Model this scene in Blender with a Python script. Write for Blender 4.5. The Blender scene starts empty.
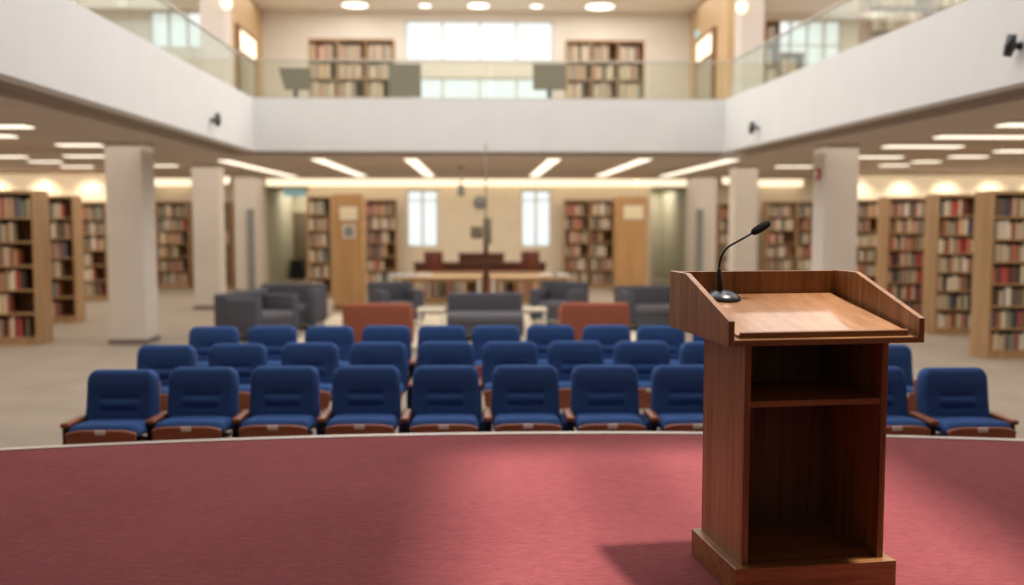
import bpy, bmesh, math, random
from mathutils import Vector, Matrix
random.seed(11)
C = bpy.context.scene.collection
SC = bpy.context.scene

# ---------------------------------------------------------------- camera
F, CX, CY, CZ = 980.0, 512.0, 292.5, 1.96
TH = math.atan(72.5 / F); PS = math.atan(32 / F * math.cos(TH))
S = 0.61                                            # stage height
def ray(px, py):
    x = (px - CX) / F; y = -(py - CY) / F
    f = (math.sin(PS) * math.cos(TH), math.cos(PS) * math.cos(TH), -math.sin(TH))
    r = (math.cos(PS), -math.sin(PS), 0)
    u = (math.sin(PS) * math.sin(TH), math.cos(PS) * math.sin(TH), math.cos(TH))
    return tuple(f[i] + x * r[i] + y * u[i] for i in range(3))
def at(px, py, Y):                                  # point of the place seen at (px, py) at distance Y down the hall
    d = ray(px, py); t = Y / d[1]
    return Vector((d[0] * t, Y, CZ + d[2] * t))
def gnd(px, py, z):
    d = ray(px, py); t = (z - CZ) / d[2]
    return Vector((d[0] * t, d[1] * t, z))
def project(p):
    fx = math.sin(PS) * math.cos(TH); fy = math.cos(PS) * math.cos(TH); fz = -math.sin(TH)
    q = (p[0], p[1], p[2] - CZ)
    dz = q[0] * fx + q[1] * fy + q[2] * fz
    rx = q[0] * math.cos(PS) - q[1] * math.sin(PS)
    uy = q[0] * math.sin(PS) * math.sin(TH) + q[1] * math.cos(PS) * math.sin(TH) + q[2] * math.cos(TH)
    return CX + F * rx / dz, CY - F * uy / dz

cam = bpy.data.cameras.new('camera'); co = bpy.data.objects.new('camera', cam); C.objects.link(co)
co.location = (0, 0, CZ); co.rotation_euler = (math.pi / 2 - TH, 0, -PS)
cam.sensor_width = 36; cam.lens = F * 36 / 1024
cam.clip_start = 0.05; cam.clip_end = 200
cam.dof.use_dof = True; cam.dof.focus_distance = 3.95; cam.dof.aperture_fstop = 1.12
SC.camera = co

# ---------------------------------------------------------------- materials
def lin(c):
    return tuple(((v / 255 + .055) / 1.055) ** 2.4 if v / 255 > .04045 else v / 255 / 12.92 for v in c) + (1,)
def newmat(name):
    m = bpy.data.materials.new(name); m.use_nodes = True
    nt = m.node_tree; b = nt.nodes['Principled BSDF']
    return m, nt, b
def plain(name, c, rough=.6, var=.06, scale=6.0, bump=0.0, bscale=60, metal=0, spec=.4, coat=0, stretch=(1, 1, 1), coatr=.1):
    m, nt, b = newmat(name); N = nt.nodes.new; L = nt.links.new
    tc = N('ShaderNodeTexCoord'); mp = N('ShaderNodeMapping'); mp.inputs['Scale'].default_value = stretch
    L(tc.outputs['Object'], mp.inputs['Vector'])
    no = N('ShaderNodeTexNoise'); no.inputs['Scale'].default_value = scale; no.inputs['Detail'].default_value = 4
    L(mp.outputs[0], no.inputs['Vector'])
    r = N('ShaderNodeValToRGB'); a = lin(c)
    r.color_ramp.elements[0].position = .3; r.color_ramp.elements[1].position = .7
    r.color_ramp.elements[0].color = tuple(v * (1 - var) for v in a[:3]) + (1,)
    r.color_ramp.elements[1].color = tuple(min(1, v * (1 + var)) for v in a[:3]) + (1,)
    L(no.outputs['Fac'], r.inputs['Fac']); L(r.outputs['Color'], b.inputs['Base Color'])
    b.inputs['Roughness'].default_value = rough; b.inputs['Metallic'].default_value = metal
    b.inputs['Specular IOR Level'].default_value = spec
    b.inputs['Coat Weight'].default_value = coat; b.inputs['Coat Roughness'].default_value = coatr
    if bump:
        n2 = N('ShaderNodeTexNoise'); n2.inputs['Scale'].default_value = bscale; n2.inputs['Detail'].default_value = 3
        L(mp.outputs[0], n2.inputs['Vector'])
        bp = N('ShaderNodeBump'); bp.inputs['Strength'].default_value = bump; bp.inputs['Distance'].default_value = .01
        L(n2.outputs['Fac'], bp.inputs['Height']); L(bp.outputs['Normal'], b.inputs['Normal'])
    return m
def wood(name, c0, c1, grain='z', rough=.42, fine=1.0, coat=.12, coatr=.25):
    m, nt, b = newmat(name); N = nt.nodes.new; L = nt.links.new
    tc = N('ShaderNodeTexCoord'); mp = N('ShaderNodeMapping')
    s = {'x': (1.2, 26, 26), 'y': (26, 1.2, 26), 'z': (26, 26, 1.2)}[grain]
    mp.inputs['Scale'].default_value = tuple(v * fine for v in s)
    L(tc.outputs['Object'], mp.inputs['Vector'])
    no = N('ShaderNodeTexNoise'); no.inputs['Scale'].default_value = 1.0; no.inputs['Detail'].default_value = 6
    no.inputs['Roughness'].default_value = .62; no.inputs['Distortion'].default_value = .35
    L(mp.outputs[0], no.inputs['Vector'])
    n2 = N('ShaderNodeTexNoise'); n2.inputs['Scale'].default_value = 6.0; n2.inputs['Detail'].default_value = 3
    L(mp.outputs[0], n2.inputs['Vector'])
    ma = N('ShaderNodeMath'); ma.operation = 'MULTIPLY_ADD'; ma.inputs[1].default_value = .3
    L(n2.outputs['Fac'], ma.inputs[0]); L(no.outputs['Fac'], ma.inputs[2])
    r = N('ShaderNodeValToRGB'); r.color_ramp.elements[0].position = .45; r.color_ramp.elements[1].position = .85
    r.color_ramp.elements[0].color = lin(c0); r.color_ramp.elements[1].color = lin(c1)
    L(ma.outputs[0], r.inputs['Fac']); L(r.outputs['Color'], b.inputs['Base Color'])
    b.inputs['Roughness'].default_value = rough; b.inputs['Specular IOR Level'].default_value = .4
    b.inputs['Coat Weight'].default_value = coat; b.inputs['Coat Roughness'].default_value = coatr
    bp = N('ShaderNodeBump'); bp.inputs['Strength'].default_value = .08; bp.inputs['Distance'].default_value = .004
    L(ma.outputs[0], bp.inputs['Height']); L(bp.outputs['Normal'], b.inputs['Normal'])
    return m
def emit(name, c, k):
    m, nt, b = newmat(name)
    b.inputs['Base Color'].default_value = lin(c); b.inputs['Emission Color'].default_value = lin(c)
    b.inputs['Emission Strength'].default_value = k
    return m
def glass(name, tint, gloss=.06, keep=.9):
    m, nt, b = newmat(name); N = nt.nodes.new; L = nt.links.new
    nt.nodes.remove(b); out = nt.nodes['Material Output']
    tr = N('ShaderNodeBsdfTransparent'); tr.inputs['Color'].default_value = lin(tint)
    gl = N('ShaderNodeBsdfGlossy'); gl.inputs['Roughness'].default_value = .05
    df = N('ShaderNodeBsdfDiffuse'); df.inputs['Color'].default_value = lin((200, 210, 200))
    m1 = N('ShaderNodeMixShader'); m1.inputs['Fac'].default_value = keep
    L(df.outputs[0], m1.inputs[1]); L(tr.outputs[0], m1.inputs[2])
    lw = N('ShaderNodeLayerWeight'); lw.inputs['Blend'].default_value = .25
    mu = N('ShaderNodeMath'); mu.operation = 'MULTIPLY_ADD'; mu.inputs[1].default_value = .25; mu.inputs[2].default_value = gloss
    L(lw.outputs['Fresnel'], mu.inputs[0])
    m2 = N('ShaderNodeMixShader'); L(mu.outputs[0], m2.inputs['Fac']); L(m1.outputs[0], m2.inputs[1]); L(gl.outputs[0], m2.inputs[2])
    L(m2.outputs[0], out.inputs['Surface'])
    return m
def attr_mat(name):
    m, nt, b = newmat(name)
    a = nt.nodes.new('ShaderNodeAttribute'); a.attribute_name = 'Col'
    nt.links.new(a.outputs['Color'], b.inputs['Base Color']); b.inputs['Roughness'].default_value = .7
    return m
def carpet_mat():
    m, nt, b = newmat('stage_carpet'); N = nt.nodes.new; L = nt.links.new
    tc = N('ShaderNodeTexCoord')
    mp = N('ShaderNodeMapping'); mp.inputs['Scale'].default_value = (14, 60, 20)
    L(tc.outputs['Object'], mp.inputs['Vector'])
    no = N('ShaderNodeTexNoise'); no.inputs['Scale'].default_value = 1.6; no.inputs['Detail'].default_value = 6; no.inputs['Roughness'].default_value = .7
    L(mp.outputs[0], no.inputs['Vector'])
    n3 = N('ShaderNodeTexNoise'); n3.inputs['Scale'].default_value = 1.3; n3.inputs['Detail'].default_value = 2
    L(tc.outputs['Object'], n3.inputs['Vector'])
    ma = N('ShaderNodeMath'); ma.operation = 'MULTIPLY_ADD'; ma.inputs[1].default_value = .25
    L(n3.outputs['Fac'], ma.inputs[0]); L(no.outputs['Fac'], ma.inputs[2])
    r = N('ShaderNodeValToRGB'); r.color_ramp.elements[0].position = .4; r.color_ramp.elements[1].position = .85
    r.color_ramp.elements[0].color = lin((112, 47, 55)); r.color_ramp.elements[1].color = lin((148, 78, 81))
    L(ma.outputs[0], r.inputs['Fac']); L(r.outputs['Color'], b.inputs['Base Color'])
    b.inputs['Roughness'].default_value = .95; b.inputs['Specular IOR Level'].default_value = .04
    b.inputs['Sheen Weight'].default_value = .1
    n2 = N('ShaderNodeTexNoise'); n2.inputs['Scale'].default_value = 170; n2.inputs['Detail'].default_value = 3
    L(tc.outputs['Object'], n2.inputs['Vector'])
    m4 = N('ShaderNodeMath'); m4.operation = 'ADD'
    L(n2.outputs['Fac'], m4.inputs[0]); L(no.outputs['Fac'], m4.inputs[1])
    bp = N('ShaderNodeBump'); bp.inputs['Strength'].default_value = .45; bp.inputs['Distance'].default_value = .01
    L(m4.outputs[0], bp.inputs['Height']); L(bp.outputs['Normal'], b.inputs['Normal'])
    return m

M = dict(
    carpet=carpet_mat(),
    nosing=plain('nosing_metal', (196, 190, 184), .4, metal=.3),
    floor=plain('hall_carpet', (150, 140, 128), .9, .08, 1.5, .2, 90, spec=.15),
    rug=plain('pale_rug', (214, 204, 186), .95, .05, 6, .3, 120, spec=.1),
    white=plain('white_plaster', (224, 225, 226), .75, .02, 2, .05, 40),
    cream=plain('cream_wall', (226, 213, 190), .8, .03, 2, .05, 40),
    upcream=plain('upper_wall', (224, 218, 206), .8, .03, 2, .05, 40),
    soffit=plain('soffit_taupe', (200, 187, 177), .8, .03, 2),
    groove_shade=plain('soffit_groove_shade', (150, 134, 122), .8, .03, 2),  # soffit colour darkened, shade painted into the recessed strip
    ceil=plain('upper_ceiling', (226, 218, 204), .8, .02, 2),
    column=plain('column_plaster', (206, 198, 190), .8, .03, 2, .05, 40),
    base=plain('grey_skirting', (120, 110, 102), .6, .03),
    recess=plain('grey_green_wall', (190, 186, 166), .7, .03, 2),
    olive=plain('olive_door', (118, 106, 86), .6, .05, 2),
    lz=wood('lectern_wood_upright', (104, 62, 30), (162, 110, 62), 'z'),
    lx=wood('lectern_wood_across', (102, 60, 29), (158, 108, 60), 'x'),
    ly=wood('lectern_wood_lengthwise', (86, 48, 22), (142, 92, 54), 'y'),
    ltop=wood('lectern_desk_wood', (146, 98, 60), (182, 132, 90), 'y', .38, coat=.6, coatr=.08),
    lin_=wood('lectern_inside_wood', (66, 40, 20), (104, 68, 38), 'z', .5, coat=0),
    oak=wood('bookcase_oak', (152, 118, 82), (184, 150, 110), 'z', .5, .5, coat=0),
    oakd=wood('dark_oak_and_shade', (106, 74, 44), (136, 98, 60), 'z', .6, .5, coat=0),  # darker oak: painted shade on bookcase backs, own brown on doors and frames
    oakp=wood('oak_panelling', (162, 122, 78), (190, 150, 102), 'z', .5, .4, coat=0),
    oaku=wood('upper_oak_panelling', (190, 158, 116), (210, 180, 138), 'z', .5, .4, coat=0),
    darkw=wood('dark_desk_wood', (62, 36, 26), (96, 58, 40), 'x', .45, .5),
    redw=wood('dark_red_chair_wood', (76, 36, 28), (112, 56, 40), 'z', .45, .5),
    tablew=wood('table_oak', (176, 140, 98), (204, 170, 126), 'x', .45, .5),
    arm=wood('armrest_wood', (122, 66, 42), (160, 94, 62), 'y', .4, 1.2),
    pan=wood('seat_pan_wood', (146, 88, 60), (180, 114, 82), 'x', .4, .8),
    blue=plain('blue_upholstery', (54, 86, 142), .9, .1, 30, .25, 300, spec=.2),
    bluesd=plain('blue_side_upholstery', (46, 74, 124), .9, .1, 30, .25, 300, spec=.2),
    black=plain('black_metal', (22, 22, 24), .45, .1, 20),
    rubber=plain('black_foam', (16, 16, 17), .85, .15, 60, .5, 500),
    gun=plain('gunmetal', (78, 80, 84), .32, .08, 30, metal=.7),
    plate=plain('number_plate_metal', (246, 246, 244), .4, .03),
    sofa=plain('charcoal_fabric', (84, 84, 92), .95, .1, 20, .25, 250, spec=.1),
    sofa2=plain('charcoal_cushion_fabric', (98, 97, 104), .95, .1, 20, .25, 250, spec=.1),
    terra=plain('terracotta_fabric', (146, 86, 68), .95, .08, 20, .25, 250, spec=.1),
    upglass=plain('frosted_door_glass', (176, 166, 146), .4, .04),
    grey=plain('grey_plastic', (128, 128, 124), .5, .05),
    display=plain('dark_display', (112, 104, 90), .4, .05),
    clockf=plain('grey_clock_face', (150, 156, 160), .5, .03),
    paper=plain('cream_paper', (226, 212, 178), .8, .03),
    whitep=plain('white_plastic', (226, 224, 220), .5, .02),
    bluepaper=plain('pale_blue_paper', (196, 204, 220), .8, .03),
    red=plain('red_plastic', (190, 30, 30), .4, .05),
    frame=plain('window_frame_white', (206, 206, 200), .5, .03),
    rail=plain('steel_rail', (190, 186, 178), .35, .03, metal=.4),
    glass=glass('railing_glass', (248, 251, 247), .02, .955),
    pane=glass('window_glass', (250, 252, 250), .03, .97),
    lamp=emit('lamp_diffuser', (255, 244, 222), 1.5),
    lampc=emit('cove_diffuser', (255, 238, 206), 1.15),
    lampw=emit('wall_lamp_shade', (255, 240, 210), 1.15),
    lampu=emit('upper_lamp_diffuser', (255, 248, 232), 3.0),
    sign=emit('exit_sign_face', (158, 206, 212), .4),
    books=attr_mat('book_covers'),
    pages=plain('book_pages', (220, 208, 182), .9, .05),
)

# ---------------------------------------------------------------- mesh helpers
class MB:
    def __init__(self): self.v = []; self.f = []; self.mi = []; self.sm = []; self.col = []
    def add(self, vs, fs, mi=0, smooth=False, col=None):
        n = len(self.v); self.v += [tuple(p) for p in vs]
        for f in fs:
            self.f.append([i + n for i in f]); self.mi.append(mi); self.sm.append(smooth); self.col.append(col)
        return self
    def box(self, a, b, mi=0, col=None):
        x0, y0, z0 = (min(a[i], b[i]) for i in range(3)); x1, y1, z1 = (max(a[i], b[i]) for i in range(3))
        v = [(x0, y0, z0), (x1, y0, z0), (x1, y1, z0), (x0, y1, z0), (x0, y0, z1), (x1, y0, z1), (x1, y1, z1), (x0, y1, z1)]
        return self.add(v, [(0, 3, 2, 1), (4, 5, 6, 7), (0, 1, 5, 4), (1, 2, 6, 5), (2, 3, 7, 6), (3, 0, 4, 7)], mi, False, col)
    def prism(self, pts, axis, lo, hi, mi=0):           # polygon in the other two axes, extruded along axis
        def P(p, t):
            return {'x': (t, p[0], p[1]), 'y': (p[0], t, p[1]), 'z': (p[0], p[1], t)}[axis]
        n = len(pts); v = [P(p, lo) for p in pts] + [P(p, hi) for p in pts]
        fs = [list(range(n)), list(range(2 * n - 1, n - 1, -1))] + [[i, i + n, (i + 1) % n + n, (i + 1) % n] for i in range(n)]
        return self.add(v, fs, mi)
    def tube(self, path, radii, seg=10, mi=0):
        path = [Vector(p) for p in path]
        if not hasattr(radii, '__len__'): radii = [radii] * len(path)
        vs = []; fs = []
        up = Vector((0.13, .9, .31)).normalized()
        for i, p in enumerate(path):
            t = (path[min(i + 1, len(path) - 1)] - path[max(i - 1, 0)]).normalized()
            a = t.cross(up).normalized(); b = t.cross(a)
            for k in range(seg):
                an = 2 * math.pi * k / seg
                vs.append(p + a * math.cos(an) * radii[i] + b * math.sin(an) * radii[i])
        for i in range(len(path) - 1):
            for k in range(seg):
                k2 = (k + 1) % seg
                fs.append([i * seg + k, i * seg + k2, (i + 1) * seg + k2, (i + 1) * seg + k])
        fs.append(list(range(seg - 1, -1, -1))); fs.append([(len(path) - 1) * seg + k for k in range(seg)])
        return self.add(vs, fs, mi, True)
    def lathe(self, prof, c=(0, 0, 0), axis='z', seg=24, mi=0, sx=1, sy=1):
        vs = []; fs = []; n = len(prof)
        for r, h in prof:
            for k in range(seg):
                a = 2 * math.pi * k / seg; x = r * math.cos(a) * sx; y = r * math.sin(a) * sy
                q = {'z': (x, y, h), 'y': (x, h, y), 'x': (h, x, y)}[axis]
                vs.append((q[0] + c[0], q[1] + c[1], q[2] + c[2]))
        for i in range(n - 1):
            for k in range(seg):
                k2 = (k + 1) % seg
                fs.append([i * seg + k, i * seg + k2, (i + 1) * seg + k2, (i + 1) * seg + k])
        fs.append(list(range(seg))); fs.append([(n - 1) * seg + k for k in range(seg)])
        return self.add(vs, fs, mi, True)
    def build(self, name, mats, parent=None, bevel=0, segs=2, fix=True, subd=0):
        me = bpy.data.meshes.new(name); me.from_pydata(self.v, [], self.f)
        if not isinstance(mats, (list, tuple)): mats = [mats]
        for m in mats: me.materials.append(m)
        for p, mi, s in zip(me.polygons, self.mi, self.sm): p.material_index = mi; p.use_smooth = s
        if any(c is not None for c in self.col):
            ca = me.color_attributes.new('Col', 'FLOAT_COLOR', 'CORNER')
            for p, c in zip(me.polygons, self.col):
                for li in p.loop_indices: ca.data[li].color = c or (.5, .5, .5, 1)
        if fix:
            bm = bmesh.new(); bm.from_mesh(me); bmesh.ops.recalc_face_normals(bm, faces=bm.faces); bm.to_mesh(me); bm.free()
        me.update()
        o = bpy.data.objects.new(name, me); C.objects.link(o)
        if parent: o.parent = parent
        if bevel:
            b = o.modifiers.new('bevel', 'BEVEL'); b.width = bevel; b.segments = segs; b.limit_method = 'ANGLE'; b.angle_limit = math.radians(40)
            if segs > 1: b.harden_normals = False
        if subd:
            s = o.modifiers.new('subd', 'SUBSURF'); s.levels = subd; s.render_levels = subd
        return o
def B(*boxes):
    m = MB()
    for a, b in boxes: m.box(a, b)
    return m
def tag(o, label=None, cat=None, group=None, kind=None):
    if label: o['label'] = label
    if cat: o['category'] = cat
    if group: o['group'] = group
    if kind: o['kind'] = kind
    return o
def empty(name, loc, rz=0, label=None, cat=None, group=None):
    o = bpy.data.objects.new(name, None); C.objects.link(o); o.empty_display_size = .1
    o.location = loc; o.rotation_euler = (0, 0, rz)
    return tag(o, label, cat, group)
def struct(name, mb, m, parent=None, bevel=0, label=None):
    o = mb.build(name, m, parent, bevel)
    if not parent:
        o['kind'] = 'structure'
        if label: o['label'] = label
    return o
def copy_tree(o, parent=None):
    c = o.copy(); C.objects.link(c); c.parent = parent
    for ch in list(o.children): copy_tree(ch, c)
    return c
def rbox(a, b, r=.02, seg=3):                          # rounded box mesh data in an MB
    bm = bmesh.new()
    bmesh.ops.create_cube(bm, size=1)
    for v in bm.verts:
        v.co = Vector([(a[i] + b[i]) / 2 + v.co[i] * abs(b[i] - a[i]) for i in range(3)])
    bmesh.ops.bevel(bm, geom=list(bm.edges) + list(bm.verts), offset=r, segments=seg, affect='EDGES', profile=.5)
    m = MB(); bm.verts.index_update()
    m.add([v.co.copy() for v in bm.verts], [[v.index for v in f.verts] for f in bm.faces], 0, True)
    bm.free(); return m
ORD = ['first', 'second', 'third', 'fourth', 'fifth', 'sixth', 'seventh', 'eighth', 'ninth', 'tenth', 'eleventh', 'twelfth', 'thirteenth',
       'fourteenth', 'fifteenth', 'sixteenth', 'seventeenth', 'eighteenth', 'nineteenth', 'twentieth', 'twenty-first', 'twenty-second',
       'twenty-third', 'twenty-fourth', 'twenty-fifth', 'twenty-sixth', 'twenty-seventh', 'twenty-eighth', 'twenty-ninth', 'thirtieth']

# ---------------------------------------------------------------- the hall
XL, XR = -4.05, 4.45                 # balcony faces
YB = 17.9                           # face of the end balcony
YW = 29.0                           # end wall
ZS, ZP, ZR, ZU, ZC = 3.2, 4.135, 4.83, 4.0, 8.0
WX = 15.0
struct('floor', B(((-WX, -5, -.1), (WX, 34.5, 0))), M['floor'])

# stage with a curved front edge
def stage_y(x): return 6.14 - ((x - .35) ** 2) / (2 * 14.5)
pts = [(-6.5, -4.9)] + [(-6.5 + 13 * k / 60, stage_y(-6.5 + 13 * k / 60)) for k in range(61)] + [(6.5, -4.9)]
struct('stage_platform', MB().prism(pts, 'z', 0.0, S), M['carpet'])
ns = MB()
for k in range(60):
    xa = -6.5 + 13 * k / 60; xb = -6.5 + 13 * (k + 1) / 60
    ya, yb = stage_y(xa), stage_y(xb)
    v = [(xa, ya - .045, S - .05), (xb, yb - .045, S - .05), (xb, yb + .012, S - .05), (xa, ya + .012, S - .05),
         (xa, ya - .045, S + .006), (xb, yb - .045, S + .006), (xb, yb + .012, S + .006), (xa, ya + .012, S + .006)]
    ns.add(v, [(0, 3, 2, 1), (4, 5, 6, 7), (0, 1, 5, 4), (1, 2, 6, 5), (2, 3, 7, 6), (3, 0, 4, 7)])
struct('trim_1', ns, M['nosing'])

def holed(x0, x1, z0, z1, y0, y1, holes, axis='y'):
    xs = sorted({x0, x1, *[h[0] for h in holes], *[h[1] for h in holes]}); zs = sorted({z0, z1, *[h[2] for h in holes], *[h[3] for h in holes]})
    m = MB()
    for i in range(len(xs) - 1):
        for j in range(len(zs) - 1):
            cx, cz = (xs[i] + xs[i + 1]) / 2, (zs[j] + zs[j + 1]) / 2
            if any(h[0] < cx < h[1] and h[2] < cz < h[3] for h in holes): continue
            if axis == 'y': m.box((xs[i], y0, zs[j]), (xs[i + 1], y1, zs[j + 1]))
            else: m.box((xs[i], zs[j], y0), (xs[i + 1], zs[j + 1], y1))       # horizontal slab: z here is y
    return m
def px_rect(x0, y0, x1, y1, Y):
    a = at(x0, y1, Y); b = at(x1, y0, Y)
    return (a.x, b.x, a.z, b.z)
low1 = px_rect(407, 190, 438, 247, YW); low2 = px_rect(521, 190, 551, 247, YW)
rl = px_rect(266, 185, 308, 300, YW); rl = (rl[0], rl[1], 0, 2.95)
rr = px_rect(650, 185, 690, 300, YW); rr = (rr[0], rr[1], 0, 2.95)
struct('wall_back', holed(-WX, WX, 0, ZS + .02, YW, YW + .25, [low1, low2, rl, rr]), M['cream'])
up1 = px_rect(405.5, 21, 553.5, 61, YW); up2 = px_rect(405.5, 78, 553.5, 112, YW)
ul = px_rect(150, 11, 205, 48, YW); ur = px_rect(774, 20, 842, 70, YW)
struct('wall_back_upper', holed(-WX, WX, ZS + .02, ZC + .1, YW, YW + .25, [up1, up2, ul, ur]), M['upcream'])
struct('wall_wing_left', B(((-WX, 24.7, 0), (-8.95, 24.9, ZS))), M['cream'])
struct('wall_wing_right', B(((9.05, 24.8, 0), (WX, 25.0, ZS))), M['cream'])
struct('wall_left', B(((-WX - .2, -5, -.1), (-WX, YW + .25, ZC + .1))), M['cream'])
struct('wall_right', B(((WX, -5, -.1), (WX + .2, YW + .25, ZC + .1))), M['cream'])
struct('wall_rear', B(((-WX, -5.2, -.1), (WX, -5, ZC + .1))), M['upcream'])
# roof with an unseen skylight and beam, added to shape the stage sun patch
SKY = (1.86, 4.20, 2.9, 5.9)
struct('ceiling', holed(-WX, WX, -5.2, YW + .25, ZC, ZC + .15, [SKY], 'z'), M['ceil'])
struct('trim_2', B(((2.68, SKY[2], ZC + .02), (2.82, SKY[3], ZC + .14))), M['frame'])  # unseen bar added to cast the dark streak on the carpet

def window(n, rect, cols, rows, label):
    x0, x1, z0, z1 = rect; fw = .05
    r = bpy.data.objects.new('window_%d' % n, None); C.objects.link(r); r.location = ((x0 + x1) / 2, YW + .1, z0)
    r['kind'] = 'structure'; r['label'] = label
    w, h = x1 - x0, z1 - z0; m = MB()
    m.box((-w / 2, -.05, 0), (-w / 2 + fw, .05, h)); m.box((w / 2 - fw, -.05, 0), (w / 2, .05, h))
    m.box((-w / 2, -.05, 0), (w / 2, .05, fw)); m.box((-w / 2, -.05, h - fw), (w / 2, .05, h))
    m.build('window_frame', M['frame'], r)
    b = MB()
    for k in range(1, cols): x = -w / 2 + w * k / cols; b.box((x - .035, -.045, fw), (x + .035, .045, h - fw))
    for k in range(1, rows): z = h * k / rows; b.box((-w / 2 + fw, -.04, z - .02), (w / 2 - fw, .04, z + .02))
    if n < 3: b.box((-w / 2 + fw, -.035, h * .82 - .02), (w / 2 - fw, .035, h * .82 + .02))
    if b.v: b.build('glazing_bars', M['frame'], r)
    B(((-w / 2 + .02, -.006, .02), (w / 2 - .02, .006, h - .02))).build('pane', M['pane'], r)
window(1, low1, 2, 1, 'tall bright window left of the wall clock')
window(2, low2, 2, 1, 'tall bright window right of the wall clock')
window(3, up1, 4, 1, 'wide upper window of four bright panes below the ceiling')
window(4, up2, 4, 1, 'wide upper window of four bright panes just above the balcony front')
window(5, ul, 3, 1, 'bright upper window seen through the left glass railing')
window(6, ur, 4, 2, 'bright upper window seen through the right glass railing')

# the two recesses beside the reading room
for nm, r in (('left', rl), ('right', rr)):
    m = MB(); x0, x1 = r[0], r[1]
    m.box((x0 - .15, YW + .25, 0), (x0, 33.5, 3.0)); m.box((x1, YW + .25, 0), (x1 + .15, 33.5, 3.0))
    m.box((x0 - .15, 33.5, 0), (x1 + .15, 33.7, 3.0)); m.box((x0 - .15, YW + .25, 2.95), (x1 + .15, 33.7, 3.1))
    struct('wall_recess_' + nm, m, M['recess'])
def door(n, x0, x1, h, Y, mat, label, z=0, glassy=None):
    r = bpy.data.objects.new('door_%d' % n, None); C.objects.link(r); r.location = ((x0 + x1) / 2, Y, z)
    r['kind'] = 'structure'; r['label'] = label; w = x1 - x0
    m = MB(); m.box((-w / 2, -.06, 0), (-w / 2 + .07, 0, h)); m.box((w / 2 - .07, -.06, 0), (w / 2, 0, h)); m.box((-w / 2, -.06, h - .07), (w / 2, 0, h))
    m.build('door_frame', M['oakd'], r)
    B(((-w / 2 + .07, -.04, .01), (w / 2 - .07, 0, h - .07))).build('door_leaf', mat, r)
    MB().tube([(w / 2 - .16, -.045, 1.0), (w / 2 - .16, -.09, 1.0), (w / 2 - .26, -.09, 1.0)], .012, 6).build('door_handle', M['rail'], r)
a = at(293, 250, 33.48); b = at(307, 250, 33.48)
door(1, a.x, b.x + .25, 2.2, 33.49, M['olive'], 'olive grey door at the end of the left recess')
a = at(675, 250, 33.48); b = at(684, 250, 33.48)
door(2, a.x, b.x + .2, 2.2, 33.49, M['oakd'], 'narrow brown wooden door in the right recess')
tag(B(((-.32, -.04, 0), (.32, 0, .2))).build('exit_sign', M['sign'], None, .01), 'pale blue-green lit exit sign hanging in the left recess', 'sign').location = at(294.5, 196, 31.0)
tag(B(((-.16, -.04, 0), (.16, 0, .16))).build('exit_sign', M['sign'], None, .01), 'small pale lit sign hanging in the right recess', 'sign').location = at(680, 198, 31.0)
# dark cabinet standing in the left recess
p = gnd(277, 275, 0)
t = empty('low_cabinet', (rl[0] + .32, 32.4, 0), 0, 'small black low cabinet standing in the left recess', 'cabinet')
B(((-.22, -.2, .06), (.22, .2, .66))).build('body', M['black'], t, .01)
B(((-.2, -.22, .09), (.2, -.2, .63))).build('door', M['black'], t, .005)
B(((-.19, -.17, 0), (.19, .17, .06))).build('plinth', M['base'], t)

# balconies
def xr(y): return XR + .0484 * (YB - y)          # the right balcony opens slightly towards the stage
def slabr(o0, o1, z0, z1, ya=-5.0, yb=None):
    yb = YB + .2 if yb is None else yb
    return MB().prism([(xr(ya) + o0, ya), (xr(ya) + o1, ya), (xr(yb) + o1, yb), (xr(yb) + o0, yb)], 'z', z0, z1)
GW = .62
struct('ceiling_lower_left', B(((-WX, -5, ZS - .03), (XL - GW, YW, ZU))), M['soffit'])
struct('ceiling_lower_right', MB().prism([(xr(-5) + GW, -5), (WX, -5), (WX, YW), (xr(YW) + GW, YW)], 'z', ZS - .03, ZU), M['soffit'])
struct('ceiling_lower_back', B(((XL - GW, YB + GW, ZS - .03), (XR + .12, YW, ZU))), M['soffit'])
struct('trim_3', B(((XL - GW, -5, ZS + .02), (XL - .2, YB + GW, ZU)), ((XL - .2, YB + .2, ZS + .02), (XR + .2, YB + GW, ZU))), M['groove_shade'])
struct('trim_6', slabr(.2, GW, ZS + .02, ZU, -5, YB + GW), M['groove_shade'])
struct('wall_balcony_left', B(((XL - .2, -5, ZS), (XL, YB + .2, ZP))), M['white'])
struct('wall_balcony_right', slabr(0, .2, ZS, ZP), M['white'])
struct('wall_balcony_back', B(((XL, YB, ZS), (XR, YB + .2, ZP))), M['white'])
def railing(p0, p1, n, label):
    p0, p1 = Vector(p0), Vector(p1); d = p1 - p0; L = d.length; rz = math.atan2(d.y, d.x)
    t = empty('glass_railing', p0, rz, label, 'railing', 'balcony railings')
    for k in range(n):
        a, b = L * k / n + .01, L * (k + 1) / n - .01
        B(((a, -.009, 0), (b, .009, ZR - ZP - .02))).build('glass_panel', M['glass'], t)
    m = MB(); m.box((0, -.022, ZR - ZP - .02), (L, .022, ZR - ZP + .008)); m.build('handrail', M['rail'], t, .008)
    B(((0, -.02, -.0), (L, .02, .03))).build('base_channel', M['rail'], t)
railing((XL - .1, -3, ZP), (XL - .1, YB + .08, ZP), 14, 'glass railing with steel handrail along the left balcony')
railing((xr(-3) + .1, -3, ZP), (XR + .1, YB + .08, ZP), 14, 'glass railing with steel handrail along the right balcony')
railing((XL - .05, YB + .1, ZP), (XR + .05, YB + .1, ZP), 6, 'glass railing across the end balcony, in front of the upper bookcases')

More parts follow.
